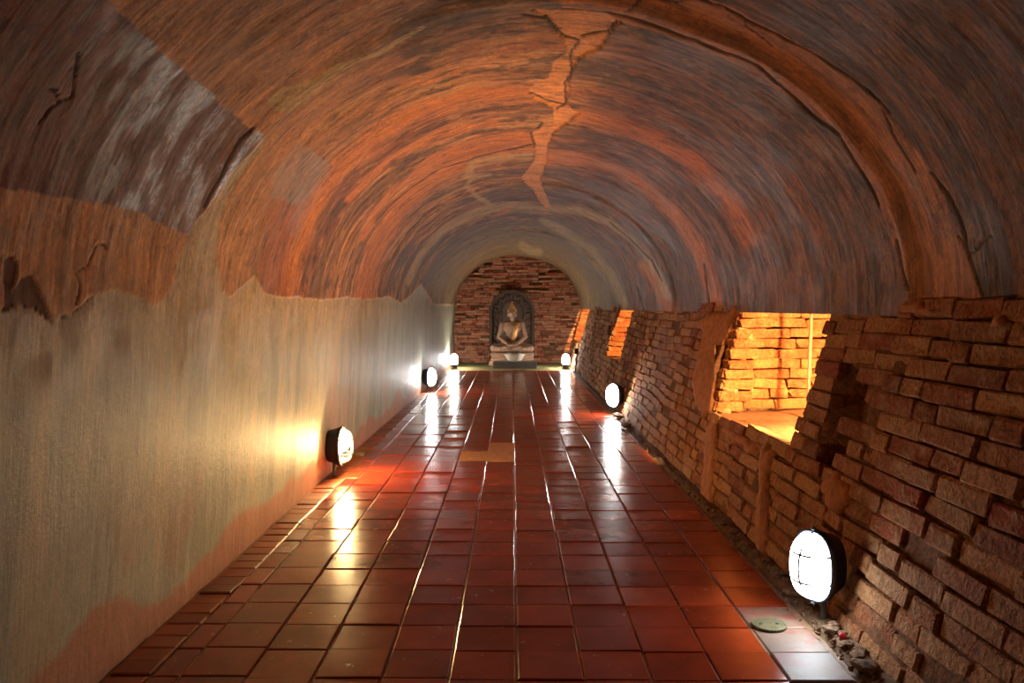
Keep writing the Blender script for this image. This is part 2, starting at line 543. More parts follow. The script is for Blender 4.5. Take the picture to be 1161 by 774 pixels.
# ------------------------------------------------------------------ floor
M_GROUT = plain_material('grout', rgba(150, 118, 88), 0.45, 0, 40, 0.35, 0.4)
M_DIRT = plain_material('dirt', rgba(112, 88, 66), 0.95, 0, 30, 0.45, 0.8, 0.2)
M_MOSS = plain_material('mossy_cement', rgba(120, 112, 62), 0.8, 0, 12, 0.35, 0.4)

def tile_material(name, stops, rough=0.2, stain=None):
    m, nt, b = new_mat(name)
    r = piece_random(nt)
    base = ramp(nt, r, stops).outputs['Color']
    p = geo_pos(nt)
    n1 = noise(nt, 5, 5, 0.65, p)
    n2 = noise(nt, 55, 5, 0.7, p)
    g = ramp(nt, n1.outputs['Fac'], [(0.3, (0.7, 0.7, 0.7, 1)), (0.7, (1.25, 1.2, 1.2, 1))]).outputs['Color']
    c = mixc(nt, 'MULTIPLY', 0.8, base, g)
    if stain:
        n4 = noise(nt, 7, 5, 0.7, p)
        k = ramp(nt, n4.outputs['Fac'], [(0.48, (0, 0, 0, 1)), (0.6, (1, 1, 1, 1))]).outputs['Color']
        c = mixc(nt, 'MIX', math_n(nt, 'MULTIPLY', k, 0.7), c, stain)
    # dried mud splashes
    n3 = noise(nt, 16, 6, 0.75, p)
    s = ramp(nt, n3.outputs['Fac'], [(0.64, (0, 0, 0, 1)), (0.72, (1, 1, 1, 1))]).outputs['Color']
    c = mixc(nt, 'MIX', math_n(nt, 'MULTIPLY', s, 0.4), c, rgba(176, 134, 92))
    nt.links.new(c, b.inputs['Base Color'])
    rr = math_n(nt, 'ADD', math_n(nt, 'MULTIPLY', n1.outputs['Fac'], 0.16), rough - 0.08)
    rr = math_n(nt, 'ADD', rr, math_n(nt, 'MULTIPLY', s, 0.35))
    nt.links.new(rr, b.inputs['Roughness'])
    b.inputs['Specular IOR Level'].default_value = 0.5
    bump(nt, b, n2.outputs['Fac'], 0.10, 0.004)
    return m

M_TILE = tile_material('glazed_red_tile', [(0.0, rgba(132, 42, 21)), (0.5, rgba(150, 52, 27)), (1.0, rgba(168, 64, 33))])
M_EDGE = tile_material('edge_brick_tile', [(0.0, rgba(126, 62, 34)), (1.0, rgba(166, 94, 54))], 0.42)
M_CEMTILE = tile_material('cement_smeared_tile', [(0.0, rgba(124, 98, 80)), (1.0, rgba(140, 116, 98))], 0.55, rgba(140, 62, 44))

floor_bm = bmesh.new()
for (x0, x1, y0, y1, z1) in ((-1.5, 2.9, Y_START, 15.03, -0.006),):
    bmesh.ops.create_cube(floor_bm, size=1, matrix=Matrix.Translation(((x0 + x1) / 2, (y0 + y1) / 2, z1 - 0.1)) @ Matrix.Diagonal((x1 - x0, y1 - y0, 0.2, 1)))
floor = struct(obj('floor', floor_bm, M_GROUT), 'tunnel floor of glazed red square tiles')

bm = bmesh.new()
bmesh.ops.create_grid(bm, x_segments=40, y_segments=24, size=0.5, matrix=Matrix.Translation((0.1, 15.98, 0.004)) @ Matrix.Diagonal((2.9, 1.9, 1, 1)))
for v in bm.verts:
    v.co.z += random.uniform(-.006, .006) + (0.01 if v.co.y > 15.1 else -0.012)
struct(obj('floor_end', bm, M_MOSS, None, True), 'bare mossy cement floor around the statue at the far end')

def tile_mesh(name, w, d, mat, bev=0.006, h=0.016):
    bm = bmesh.new()
    x, y = w / 2, d / 2
    lo = [bm.verts.new((sx * x, sy * y, -h)) for sx, sy in ((-1, -1), (1, -1), (1, 1), (-1, 1))]
    md = [bm.verts.new((sx * x, sy * y, -bev * 0.6)) for sx, sy in ((-1, -1), (1, -1), (1, 1), (-1, 1))]
    tp = [bm.verts.new((sx * (x - bev), sy * (y - bev), 0)) for sx, sy in ((-1, -1), (1, -1), (1, 1), (-1, 1))]
    for a, b_ in ((lo, md), (md, tp)):
        for i in range(4):
            bm.faces.new((a[i], a[(i + 1) % 4], b_[(i + 1) % 4], b_[i]))
    bm.faces.new(tp)
    bmesh.ops.recalc_face_normals(bm, faces=bm.faces)
    me = bpy.data.meshes.new(name)
    bm.to_mesh(me)
    bm.free()
    me.materials.append(mat)
    return me

def batch(name, src, mats, mat, parent, kind='stuff'):
    """many transformed copies of small meshes joined into one part"""
    Vs, Fs, n = [], [], 0
    for me, M in zip(src, mats):
        k = len(me.vertices)
        co = np.empty(k * 3, np.float32); me.vertices.foreach_get('co', co)
        co = co.reshape(-1, 3)
        Mn = np.array(M)
        Vs.append(co @ Mn[:3, :3].T + Mn[:3, 3])
        Fs += [[n + i for i in p.vertices] for p in me.polygons]
        n += k
    out = bpy.data.meshes.new(name)
    out.from_pydata(np.concatenate(Vs).tolist(), [], Fs)
    o = link(name, out, mat, parent)
    o['kind'] = kind
    return o

T = 0.21
LINE0 = 0.013
tile_me = tile_mesh('floor_tile', T - 0.007, T - 0.0035, M_TILE, 0.004)
half_me = tile_mesh('cut_tile', 0.088, T - 0.006, M_TILE)
edge_me = tile_mesh('edge_brick', 0.125, T / 2 - 0.006, M_EDGE)
cem_me = tile_mesh('cement_tile', T - 0.007, T - 0.006, M_CEMTILE)
tiles, cuts, edges = [], [], []
for r in range(-18, 60):
    for k in range(-5, 5):
        x = LINE0 + T * (k + 0.5)
        y = 2.505 + T * (r + 0.5) + 0.02 * x * -1 + rng.normal(0, 0.0025) + 0.004 * math.sin(k * 2.1)
        if y > 14.95:
            continue
        # missing tiles (bare patches)
        px, py = CX + F * x / max(y, .4), HY + F * CAMZ / max(y, .4)
        tiles.append((x + rng.normal(0, 0.0012), y, k, r, px, py))
    y = 2.505 + T * (r + 0.5) + 0.02
    if y < 14.95:
        xe = float(xl_base(y))
        cuts.append((-1.084, y))
        for s in (-0.25, 0.25):
            edges.append((max(xe, -1.27) + 0.068 + 0.006, y + s * T + rng.normal(0, 0.004)))

missing = {(-2, 17), (-1, 17), (-1, 18)}
M_PATCH = plain_material('bare_patch', rgba(206, 150, 92), 0.75, 0, 30, 0.3, 0.5)
def jit(x, y, zr=0.0016, rot=0.004):
    return (Matrix.Translation((x, y, rng.normal(0, zr))) @ Euler((rng.normal(0, rot), rng.normal(0, rot), rng.normal(0, 0.006))).to_matrix().to_4x4())

def find_cells(px, py):
    Y = F * CAMZ / (py - HY); X = (px - CX) * Y / F
    return int(math.floor((X - LINE0) / T)), int(math.floor((Y + 0.02 * X - 2.505) / T))
miss_cells = {find_cells(x_, y_) for x_, ys_ in ((538, (515.0, 521.0)), (567, (505.3, 510.0, 515.0, 521.0))) for y_ in ys_}
rest, n_parts = [], 0
visible = sorted(tiles, key=lambda t: t[1] if t[1] > 2.3 else 99)
for (x, y, k, r, px, py) in visible:
    if (k, r) in miss_cells:
        bm = bmesh.new()
        bmesh.ops.create_cube(bm, size=1, matrix=Matrix.Translation((x, y, -0.008)) @ Matrix.Diagonal((T, T, 0.012, 1)))
        obj('bare_patch', bm, M_PATCH, floor)
        continue
    cem = (k == 4 and 2.25 < y < 3.12)
    if y > 2.2 and n_parts < 290 or cem:
        o = bpy.data.objects.new('floor_tile', cem_me if cem else tile_me)
        COL.objects.link(o)
        o.matrix_world = jit(x, y)
        o.parent = floor
        n_parts += 1
    else:
        rest.append(jit(x, y))
batch('floor_tiles_far', [tile_me] * len(rest), rest, M_TILE, floor)
rest_c, rest_e = [], []
for (x, y) in cuts:
    if 2.2 < y < 8:
        o = bpy.data.objects.new('cut_tile', half_me); COL.objects.link(o); o.matrix_world = jit(x, y); o.parent = floor
    else:
        rest_c.append(jit(x, y))
for (x, y) in edges:
    M = jit(x, y, 0.002, 0.012)
    if 2.2 < y < 7.5:
        o = bpy.data.objects.new('edge_brick', edge_me); COL.objects.link(o); o.matrix_world = M; o.parent = floor
    else:
        rest_e.append(M)
batch('cut_tiles_far', [half_me] * len(rest_c), rest_c, M_TILE, floor)
batch('edge_bricks_far', [edge_me] * len(rest_e), rest_e, M_EDGE, floor)

# ------------------------------------------------------------------ right wall of bare brick
BRICK_STOPS = [(0.0, rgba(140, 78, 50)), (0.2, rgba(182, 116, 72)), (0.45, rgba(164, 112, 74)), (0.7, rgba(202, 146, 96)), (0.88, rgba(178, 120, 78)), (1.0, rgba(162, 78, 48))]
M_BRICK = brick_material('old_brick', BRICK_STOPS, rgba(200, 162, 116))
M_MORTAR = plain_material('crumbled_mortar', rgba(116, 80, 54), 0.95, 0, 45, 0.5, 1.0, 0.15)
M_MUD = plain_material('mud_plaster', rgba(170, 112, 72), 0.9, 0, 22, 0.35, 0.9, 0.2)
M_OUTBRICK = brick_material('sunlit_brick', [(0.0, rgba(160, 76, 40)), (0.5, rgba(190, 118, 66)), (1.0, rgba(178, 84, 44))], rgba(206, 152, 92))

def brick_variant(i):
    r = random.Random(100 + i)
    bm = bmesh.new()
    S = Vector((0.11, 0.25 if i < 6 else 0.14, 0.058))
    bmesh.ops.create_cube(bm, size=1, matrix=Matrix.Diagonal((*S, 1)))
    bmesh.ops.bevel(bm, geom=bm.edges[:], offset=0.006, segments=1, affect='EDGES', clamp_overlap=True)
    for v in bm.verts:
        v.co += Vector((r.uniform(-.004, .004), r.uniform(-.004, .004), r.uniform(-.003, .003)))
    if i % 3 == 0:   # a chipped corner
        q = (r.choice((-1, 1)), r.choice((-1, 1)))
        for v in bm.verts:
            if v.co.x < 0 and v.co.y * q[0] > S.y * .3 and v.co.z * q[1] > S.z * .25:
                v.co += Vector((.008, -q[0] * .012, -q[1] * .004))
    for v in bm.verts:
        v.co = Vector((v.co.x / S.x, v.co.y / S.y, v.co.z / S.z))
    bmesh.ops.recalc_face_normals(bm, faces=bm.faces)
    me = bpy.data.meshes.new('brick')
    bm.to_mesh(me); bm.free()
    me.materials.append(M_BRICK)
    return me
VARIANTS = [brick_variant(i) for i in range(9)]
OUT_VARIANTS = []
for v in VARIANTS[:5]:
    c = v.copy(); c.materials.clear(); c.materials.append(M_OUTBRICK); OUT_VARIANTS.append(c)

SILL = 0.47
WINDOWS = [(3.76, 5.23), (9.75, 11.1), (15.05, 16.55)]
COURSE = 0.068

def px_to_wall(x, y):
    a, b = (x - CX) / F, (y - HY) / F
    Y = (1.16 + 0.28 * CAMZ) / (a + 0.28 * b)
    return Y, CAMZ - b * Y
GOUGE = [px_to_wall(*p) for p in ((956, 412), (988, 436), (974, 466), (955, 520), (934, 546), (914, 526), (934, 500), (944, 455))]

def bulge(Y, z):
    return float((fbm(np.array([Y * 0.8]), np.array([z * 1.2 + 3]), 2)[0] - 0.5) * 0.07) * min(1, max(0, z / 0.2))

def wall_x(Y, z):
    return wall_r(z) + float(taper_r(Y)) + bulge(Y, z)

def win_edges(w, zc):
    """ragged window edges of a course"""
    y0, y1 = WINDOWS[w]
    h = math.sin(zc * 91.7 + w * 5) * 0.5 + math.sin(zc * 37.3 + w) * 0.5
    return y0 + 0.05 * h + (0.16 * max(0, 0.8 - zc) if w == 0 else 0), y1 + 0.015 * h

# mortar core behind the brick faces
nY, nz_ = 300, 24
Yc = np.concatenate([np.linspace(Y_START, 1.4, 20), np.linspace(1.45, Y_END + 0.1, nY)])
zc = np.linspace(-0.05, 1.32, nz_)
core, idx = [], {}
for iy, Y in enumerate(Yc):
    for iz, z in enumerate(zc):
        d = 0.009 + 0.004 * math.sin(Y * 37 + z * 91)
        p = in_poly(np.array([Y]), np.array([z]), GOUGE)[0]
        core.append((wall_x(Y, z) + d + (0.10 if p else 0), Y, z))
W_ = len(zc)
faces = []
for iy in range(len(Yc) - 1):
    for iz in range(W_ - 1):
        ym, zm = (Yc[iy] + Yc[iy + 1]) / 2, (zc[iz] + zc[iz + 1]) / 2
        if any(a + 0.03 < ym < b + 0.0 for a, b in WINDOWS) and zm > SILL - 0.02:
            continue
        faces.append([iy * W_ + iz, iy * W_ + iz + 1, (iy + 1) * W_ + iz + 1, (iy + 1) * W_ + iz])
wall_right = struct(mesh_np('wall_right', np.array(core), np.array(faces), M_MORTAR, True), 'leaning right wall of worn bare brick with three openings')

wr = random.Random(11)
bricks = []
ncourse = 17
for i in range(-1, ncourse):
    z0 = i * COURSE
    zm = z0 + COURSE / 2
    Y = 0.9 + wr.uniform(0, 0.3)
    while Y < Y_END:
        L = wr.gauss(0.285, 0.025) if wr.random() < 0.68 else wr.gauss(0.15, 0.02)
        a, b = Y, Y + L
        Y = b
        pieces = [(a, b)]
        if zm > SILL:
            for w in range(len(WINDOWS)):
                e0, e1 = win_edges(w, zm)
                nxt = []
                for (p, q) in pieces:
                    if q <= e0 or p >= e1:
                        nxt.append((p, q))
                    else:
                        if p < e0: nxt.append((p, e0))
                        if q > e1: nxt.append((e1, q))
                pieces = nxt
        for (p, q) in pieces:
            if q - p < 0.05 or p > Y_END - 0.05:
                continue
            c = (p + q) / 2
            if in_poly(np.array([c]), np.array([zm]), GOUGE)[0]:
                continue
            zz = zm + 0.012 * math.sin(c * 1.7 + i * 0.25) + 0.008 * math.sin(c * 4.1 + i * 0.5)
            depth = 0.11
            out = wr.gauss(0.0, 0.004)
            if wr.random() < 0.06: out += 0.02
            if c < 3.15 and zm > 0.2: out -= 0.015
            if wr.random() < 0.02: continue
            M = (Matrix.Translation((wall_x(c, zz) + depth / 2 + out, c, zz))
                 @ Euler((wr.gauss(0, 0.012), 0.27 + wr.gauss(0, 0.02), wr.gauss(0, 0.008))).to_matrix().to_4x4()
                 @ Matrix.Diagonal((depth, (q - p) - 0.006, COURSE - 0.003 + wr.gauss(0, 0.002), 1)))
            bricks.append((c, M, wr.randrange(6) if q - p > 0.2 else 6 + wr.randrange(3)))
bricks.sort(key=lambda t: t[0] if t[0] > 2.02 else 99)
far_src, far_m = [], []
for n, (c, M, v) in enumerate(bricks):
    if n < 300 and c > 2.02:
        o = bpy.data.objects.new('brick', VARIANTS[v]); COL.objects.link(o); o.matrix_world = M; o.parent = wall_right
    else:
        far_src.append(VARIANTS[v]); far_m.append(M)
batch('bricks_far', far_src, far_m, M_BRICK, wall_right)

# ---- openings: sill, far reveal of brick, outer shaft
def blob_mesh(name, pts_fn, nu, nv, mat, parent):
    Vv = [pts_fn(u / (nu - 1), v / (nv - 1)) for u in range(nu) for v in range(nv)]
    i = np.arange(nu * nv).reshape(nu, nv)
    q = np.stack([i[:-1, :-1], i[:-1, 1:], i[1:, 1:], i[1:, :-1]], 2).reshape(-1, 4)
    return mesh_np(name, np.array(Vv), q, mat, True, parent)

for w, (y0, y1) in enumerate(WINDOWS):
    bm = bmesh.new()
    # the sill slab with a rough top
    nx_, ny_ = 14, 22
    vs = []
    for iy in range(ny_):
        for ix in range(nx_):
            y = y0 - 0.25 + (y1 - y0 + 0.6) * iy / (ny_ - 1)
            x = wall_x(y, SILL) + 0.012 + (2.35 - wall_x(y, SILL)) * (ix / (nx_ - 1)) ** 1.2
            z = SILL - 0.012 + 0.02 * (fbm(np.array([x * 6.]), np.array([y * 6.]), 3)[0] - 0.5) + 0.03 * ix / nx_
            vs.append(bm.verts.new((x, y, z)))
    for iy in range(ny_ - 1):
        for ix in range(nx_ - 1):
            bm.faces.new((vs[iy * nx_ + ix], vs[iy * nx_ + ix + 1], vs[(iy + 1) * nx_ + ix + 1], vs[(iy + 1) * nx_ + ix]))
    win = struct(obj('window_%d' % (w + 1), bm, M_MUD, None, True))
    win['label'] = ['wide near opening in the right wall with sunlit orange brick inside', 'middle opening in the right wall glowing orange',
                    'farthest small opening in the right wall glowing orange'][w]
    # shaft shell: far core, back and near side
    bm = bmesh.new()
    for (xa, ya, xb, yb, zt) in ((1.56, y1 + 0.15, 2.4, y1 + 0.34, 1.6), (1.33, y1 + 0.12, 1.6, y1 + 0.17, 0.9), (2.36, y1 + 0.35, 2.36, y0 - 0.1, 1.15), (2.36, y0 - 0.1, 1.60, y0 - 0.1, 1.12)):
        q = [bm.verts.new(p) for p in ((xa, ya, 0.3), (xb, yb, 0.3), (xb, yb, zt), (xa, ya, zt))]
        bm.faces.new(q)
    obj('shaft_core', bm, M_MORTAR, win)
    br = random.Random(50 + w)
    for i in range(14):
        z = SILL + 0.015 + (i + 0.5) * 0.066
        x = wall_r(z) + float(taper_r(y1)) + 0.0
        first = True
        Yf = y1 + win_edges(w, z)[1] - y1
        while x < 2.3:
            L = br.gauss(0.24, 0.05) if br.random() < 0.75 else 0.13
            if first:
                L = 0.20 + br.uniform(-.03, .03)
            yy = (y1 + 0.055) if first else (y1 + 0.12 + 0.14 * (x - 1.55))
            M = (Matrix.Translation((x + L / 2, yy + br.gauss(0, 0.006), z + br.gauss(0, .003)))
                 @ Euler((br.gauss(0, .02), br.gauss(0, .03), 0.08 + br.gauss(0, .03))).to_matrix().to_4x4()
                 @ Matrix.Diagonal((L - 0.008, 0.11, 0.060 + br.gauss(0, .002), 1)))
            o = bpy.data.objects.new('brick', OUT_VARIANTS[br.randrange(5)])
            COL.objects.link(o); o.matrix_world = M @ Matrix.Rotation(math.pi / 2, 4, 'Z') @ Matrix.Rotation(0, 4, 'Z') if False else M
            o.parent = win
            x += L
            first = False

# the iron bar in the near opening
def tube(bm, p0, p1, r, seg=10):
    p0, p1 = Vector(p0), Vector(p1)
    d = p1 - p0
    M = Matrix.Translation((p0 + p1) / 2) @ d.to_track_quat('Z', 'Y').to_matrix().to_4x4()
    bmesh.ops.create_cone(bm, cap_ends=True, segments=seg, radius1=r, radius2=r, depth=d.length, matrix=M)

M_BAR = plain_material('rusty_bar', rgba(150, 120, 84), 0.6, 0.3, 40, 0.3, 0.3)
bm = bmesh.new()
tube(bm, (1.80, 4.95, SILL), (1.835, 4.95, 1.4), 0.011)
tag(obj('iron_bar', bm, M_BAR, None, True), 'upright thin iron bar standing in the near sunlit opening', 'bar')

# mud plaster left on the brick: bands beside and below the near opening
def mud_patch(name, outline_px, thick=0.02, seed=1):
    """irregular plaster skin lying on the leaning wall, outline given in photo pixels"""
    pts = [px_to_wall(*p) for p in outline_px]
    ys = [p[0] for p in pts]; zs = [p[1] for p in pts]
    y0, y1, z0, z1 = min(ys), max(ys), min(zs), max(zs)
    n, m = max(6, int((y1 - y0) / 0.018)), max(6, int((z1 - z0) / 0.018))
    gy, gz = np.meshgrid(np.linspace(y0, y1, n), np.linspace(z0, z1, m), indexing='ij')
    jy = (fbm(gy * 12 + seed, gz * 12, 3) - 0.5) * 0.06; jz = (fbm(gy * 12 + 7, gz * 12 + seed, 3) - 0.5) * 0.06
    ins = in_poly(gy + jy, gz + jz, pts)
    th = thick * (0.75 + 0.6 * fbm(gy * 8 + seed, gz * 8, 3))
    bm = bmesh.new()
    vf, vb = {}, {}
    for i in range(n):
        for k in range(m):
            x = wall_x(gy[i, k], gz[i, k])
            edge = ins[max(0, i - 1):i + 2, max(0, k - 1):k + 2].all()
            vf[i, k] = bm.verts.new((x - (th[i, k] if edge else 0.002), gy[i, k], gz[i, k]))
    for i in range(n - 1):
        for k in range(m - 1):
            if ins[i, k] and ins[i + 1, k] and ins[i, k + 1] and ins[i + 1, k + 1]:
                bm.faces.new((vf[i, k], vf[i + 1, k], vf[i + 1, k + 1], vf[i, k + 1]))
    bmesh.ops.delete(bm, geom=[v for v in bm.verts if not v.link_faces], context='VERTS')
    ext = bmesh.ops.extrude_face_region(bm, geom=bm.faces[:])
    for v in [g for g in ext['geom'] if isinstance(g, bmesh.types.BMVert)]:
        v.co.x += 0.03
    return obj(name, bm, M_MUD, wall_right, True)

mud_patch('plaster_strip', [(786, 366), (812, 352), (838, 347), (832, 368), (820, 400), (812, 440), (808, 466), (800, 474), (790, 466), (786, 440), (795, 400), (800, 378)], 0.022, 1)
mud_patch('plaster_strip', [(800, 474), (812, 478), (812, 520), (808, 575), (806, 600), (792, 588), (796, 540), (798, 500)], 0.014, 2)
mud_patch('plaster_strip', [(868, 500), (884, 508), (876, 540), (873, 590), (872, 640), (858, 626), (862, 590), (864, 540)], 0.022, 3)
mud_patch('plaster_patch', [(820, 482), (846, 494), (866, 510), (860, 518), (838, 506), (818, 494)], 0.014, 4)
mud_patch('plaster_patch', [(930, 548), (948, 528), (962, 548), (968, 575), (950, 590), (938, 572)], 0.02, 5)
mud_patch('plaster_patch', [(1000, 345), (1035, 330), (1070, 352), (1161, 352), (1161, 366), (1080, 368), (1050, 362), (1020, 362)], 0.03, 6)

# ------------------------------------------------------------------ far brick wall
M_ENDBRICK = brick_material('far_brick', [(0.0, rgba(104, 46, 32)), (0.3, rgba(184, 116, 84)), (0.6, rgba(206, 146, 108)), (0.85, rgba(190, 96, 62)), (1.0, rgba(132, 58, 40))],
                            rgba(196, 164, 136))
bm = bmesh.new()
bmesh.ops.create_cube(bm, size=1, matrix=Matrix.Translation((0.2, Y_END + 0.14, 1.2)) @ Matrix.Diagonal((4.4, 0.2, 2.8, 1)))
wall_back = struct(obj('wall_back', bm, M_MORTAR), 'rough brick wall closing the far end of the tunnel')
src, ms = [], []
for i in range(46):
    z = 0.03 + i * 0.052
    x = -1.4 + wr.uniform(0, .2)
    while x < 1.7:
        L = wr.choice((0.28, 0.26, 0.14, 0.22))
        if wr.random() > 0.05:
            d = 0.09 + max(0, wr.gauss(0, 0.012))
            src.append(VARIANTS[wr.randrange(9)])
            ms.append(Matrix.Translation((x + L / 2, Y_END + 0.06 - d / 2 + 0.03 - 0.02, z + wr.gauss(0, .004)))
                      @ Euler((0, wr.gauss(0, .015), wr.gauss(0, .02))).to_matrix().to_4x4() @ Matrix.Diagonal((L - .012, d, 0.044, 1)))
        x += L
batch('wall_bricks', src, ms, M_ENDBRICK, wall_back)

# ------------------------------------------------------------------ bulkhead lamps
M_BLACK = plain_material('dark_blue_enamel', rgba(38, 44, 62), 0.4, 0.2, 30, 0.2, 0.1)
M_WIRE = plain_material('wire_guard', rgba(120, 112, 100), 0.4, 0.7, 30, 0.2, 0.1)
M_POST = plain_material('grey_post', rgba(96, 98, 96), 0.6, 0.2, 30, 0.2, 0.2)
M_COOL = emission_material('lit_white_glass', COOL, LAMP_POWER * 0.38)
M_COOL2 = emission_material('lit_jar_glass', NEUTRAL, LAMP_POWER * 2.1)
M_COOLMID = emission_material('lit_white_glass_strong', NEUTRAL, LAMP_POWER * 1.5)
M_NICHEBULB = emission_material('lit_niche_bulb', WARM, LAMP_POWER * 55)
M_WARMBULB = emission_material('lit_warm_bulb', WARM, LAMP_POWER * 15)
def clear_glass():
    m = bpy.data.materials.new('clear_glass')
    m.use_nodes = True
    nt = m.node_tree
    nt.nodes.clear()
    t = nd(nt, 'ShaderNodeBsdfTransparent'); t.inputs[0].default_value = (1, 0.93, 0.78, 1)
    g = nd(nt, 'ShaderNodeBsdfGlossy'); g.inputs['Roughness'].default_value = 0.12
    fr = nd(nt, 'ShaderNodeFresnel'); fr.inputs[0].default_value = 1.45
    mx = nd(nt, 'ShaderNodeMixShader')
    o = nd(nt, 'ShaderNodeOutputMaterial')
    nt.links.new(fr.outputs[0], mx.inputs[0]); nt.links.new(t.outputs[0], mx.inputs[1]); nt.links.new(g.outputs[0], mx.inputs[2])
    nt.links.new(mx.outputs[0], o.inputs[0])
    return m
M_CLEAR = clear_glass()

HW, HH = 0.082, 0.122     # half width and half height of the oval

def oval(t, s=1.0):
    """superellipse outline"""
    c, sn = math.cos(t), math.sin(t)
    e = 2 / 2.5
    return (HW * s * math.copysign(abs(c) ** e, c), HH * s * math.copysign(abs(sn) ** e, sn))

def oval_loft(prof, seg=32, cap0=True, cap1=True):
    """prof: list of (x forward, scale)"""
    bm = bmesh.new()
    rings = []
    for (x, s) in prof:
        rings.append([bm.verts.new((x, *oval(2 * math.pi * i / seg, s))) for i in range(seg)])
    for a, b in zip(rings[:-1], rings[1:]):
        for i in range(seg):
            bm.faces.new((a[i], a[(i + 1) % seg], b[(i + 1) % seg], b[i]))
    if cap0: bm.faces.new(rings[0])
    if cap1: bm.faces.new(rings[-1])
    return bm

def curve_tube(bm, pts, r, seg=6, closed=False):
    n = len(pts)
    for i in range(n if closed else n - 1):
        tube(bm, pts[i], pts[(i + 1) % n], r, seg)

def bulkhead_lamp(label, loc, facing, mat, warm=False, group='oval bulkhead lamps along the tunnel'):
    rz = math.atan2(facing[1], facing[0])
    root = empty('bulkhead_lamp', (loc[0], loc[1], 0.0), rz)
    tag(root, label, 'lamp', group)
    zc = loc[2]
    def part(name, bm, m, smooth=True, parent=None):
        bmesh.ops.translate(bm, verts=bm.verts, vec=(0, 0, zc))
        return obj(name, bm, m, parent or root, smooth)
    can = part('lamp_housing', oval_loft([(-0.075, 0.78), (-0.07, 0.86), (-0.01, 1.0), (0.0, 1.06), (0.028, 1.06), (0.030, 1.0), (0.016, 0.985)]), M_BLACK)
    dome = [(0.014, 0.96), (0.03, 0.955), (0.05, 0.92), (0.068, 0.82), (0.08, 0.66), (0.088, 0.44), (0.092, 0.2), (0.0925, 0.05)]
    if warm:
        part('glass_dome', oval_loft(dome, cap0=False), M_CLEAR)
        bm = bmesh.new()
        bmesh.ops.create_uvsphere(bm, u_segments=20, v_segments=14, radius=0.034, matrix=Matrix.Translation((0.038, 0, 0.02)) @ Matrix.Diagonal((1, 1, 1.3, 1)))
        bulb = part('bulb', bm, mat)
        bm = bmesh.new(); tube(bm, (0.035, 0, -0.07), (0.042, 0, -0.01), 0.016)
        part('bulb_socket', bm, M_BLACK, True, bulb)
    else:
        part('glass_dome', oval_loft(dome, cap0=False), mat)
    # wire guard: rim, one upright and two cross hoops
    bm = bmesh.new()
    curve_tube(bm, [(0.022, *oval(2 * math.pi * i / 28, 1.02)) for i in range(28)], 0.0045, 6, True)
    def hoop(fix, axis, n=16):
        pts = []
        for i in range(n + 1):
            s = -1.02 + 2.04 * i / n
            x = 0.022 + 0.078 * (1 - abs(s) ** 2.6 if abs(s) < 1 else 0)
            if axis == 'z': pts.append((x, fix * HW, s * HH))
            else:
                k = (1 - abs(fix) ** 2.5) ** 0.4
                pts.append((0.022 + 0.078 * max(0, 1 - abs(s) ** 2.6) * (1 - abs(fix) ** 2.6), s * HW * k, fix * HH))
        curve_tube(bm, pts, 0.0042, 6)
    hoop(0.0, 'z'); hoop(0.4, 'y'); hoop(-0.4, 'y')
    part('wire_guard', bm, M_WIRE, True)
    bm = bmesh.new(); tube(bm, (-0.035, 0, -0.01 - 0.0), (-0.035, 0, zc - HH * 0.92), 0.011)
    obj('post', bm, M_POST, root, True)
    for s in (-1, 1):
        bm = bmesh.new()
        tube(bm, (0.01, 0, s * HH * 1.0), (0.026, 0, s * HH * 1.12), 0.008, 8)
        part('clamp_screw', bm, M_POST, True, can)
    return root

bulkhead_lamp('white oval wall lamp on a grey post in the foreground beside the brick wall', (1.105, 2.94, 0.215), (-0.86, -0.50), M_COOL)
bulkhead_lamp('white oval lamp low on the brick wall halfway down the tunnel', (1.10, 8.7, 0.21), (-0.8, -0.6), M_COOLMID)
bulkhead_lamp('yellow glowing oval lamp with a clear glass dome low on the plaster wall', (-1.175, 5.5, 0.21), (0.985, -0.17), M_WARMBULB, True)
bulkhead_lamp('white oval lamp low on the plaster wall beyond the yellow lamp', (-1.13, 11.0, 0.21), (0.90, -0.43), M_COOLMID)
bulkhead_lamp('yellow lamp tucked behind the near edge of the wide sunlit opening', (1.92, 4.25, SILL + 0.13), (-0.3, 0.95), M_NICHEBULB, True)

def upright_lamp(label, x, y):
    root = tag(empty('upright_lamp', (x, y, 0.0)), label, 'lamp', 'jar lamps in front of the far wall')
    def lathe(prof, m, name, seg=24):
        bm = bmesh.new(); rings = []
        for r_, z in prof:
            rings.append([bm.verts.new((r_ * math.cos(2 * math.pi * i / seg), r_ * math.sin(2 * math.pi * i / seg), z)) for i in range(seg)])
        for a, b in zip(rings[:-1], rings[1:]):
            for i in range(seg): bm.faces.new((a[i], a[(i + 1) % seg], b[(i + 1) % seg], b[i]))
        bm.faces.new(rings[0]); bm.faces.new(rings[-1])
        return obj(name, bm, m, root, True)
    lathe([(0.075, 0.0), (0.075, 0.02), (0.058, 0.03), (0.055, 0.075), (0.07, 0.085), (0.07, 0.10)], M_BLACK, 'lamp_base')
    lathe([(0.062, 0.098), (0.068, 0.14), (0.068, 0.20), (0.060, 0.245), (0.042, 0.27), (0.02, 0.282), (0.004, 0.285)], M_COOL2, 'glass_dome')
    for k in range(3):
        bm = bmesh.new(); a = k * math.pi * 2 / 3 + 0.4
        pts = [(0.074, 0.10), (0.076, 0.15), (0.076, 0.21), (0.066, 0.255), (0.044, 0.282), (0.0, 0.295)]
        curve_tube(bm, [(r_ * math.cos(a), r_ * math.sin(a), z) for r_, z in pts], 0.003)
        obj('guard_wire', bm, M_WIRE, root, True)
upright_lamp('white glowing jar lamp on the floor left of the statue', -1.09, 15.15)
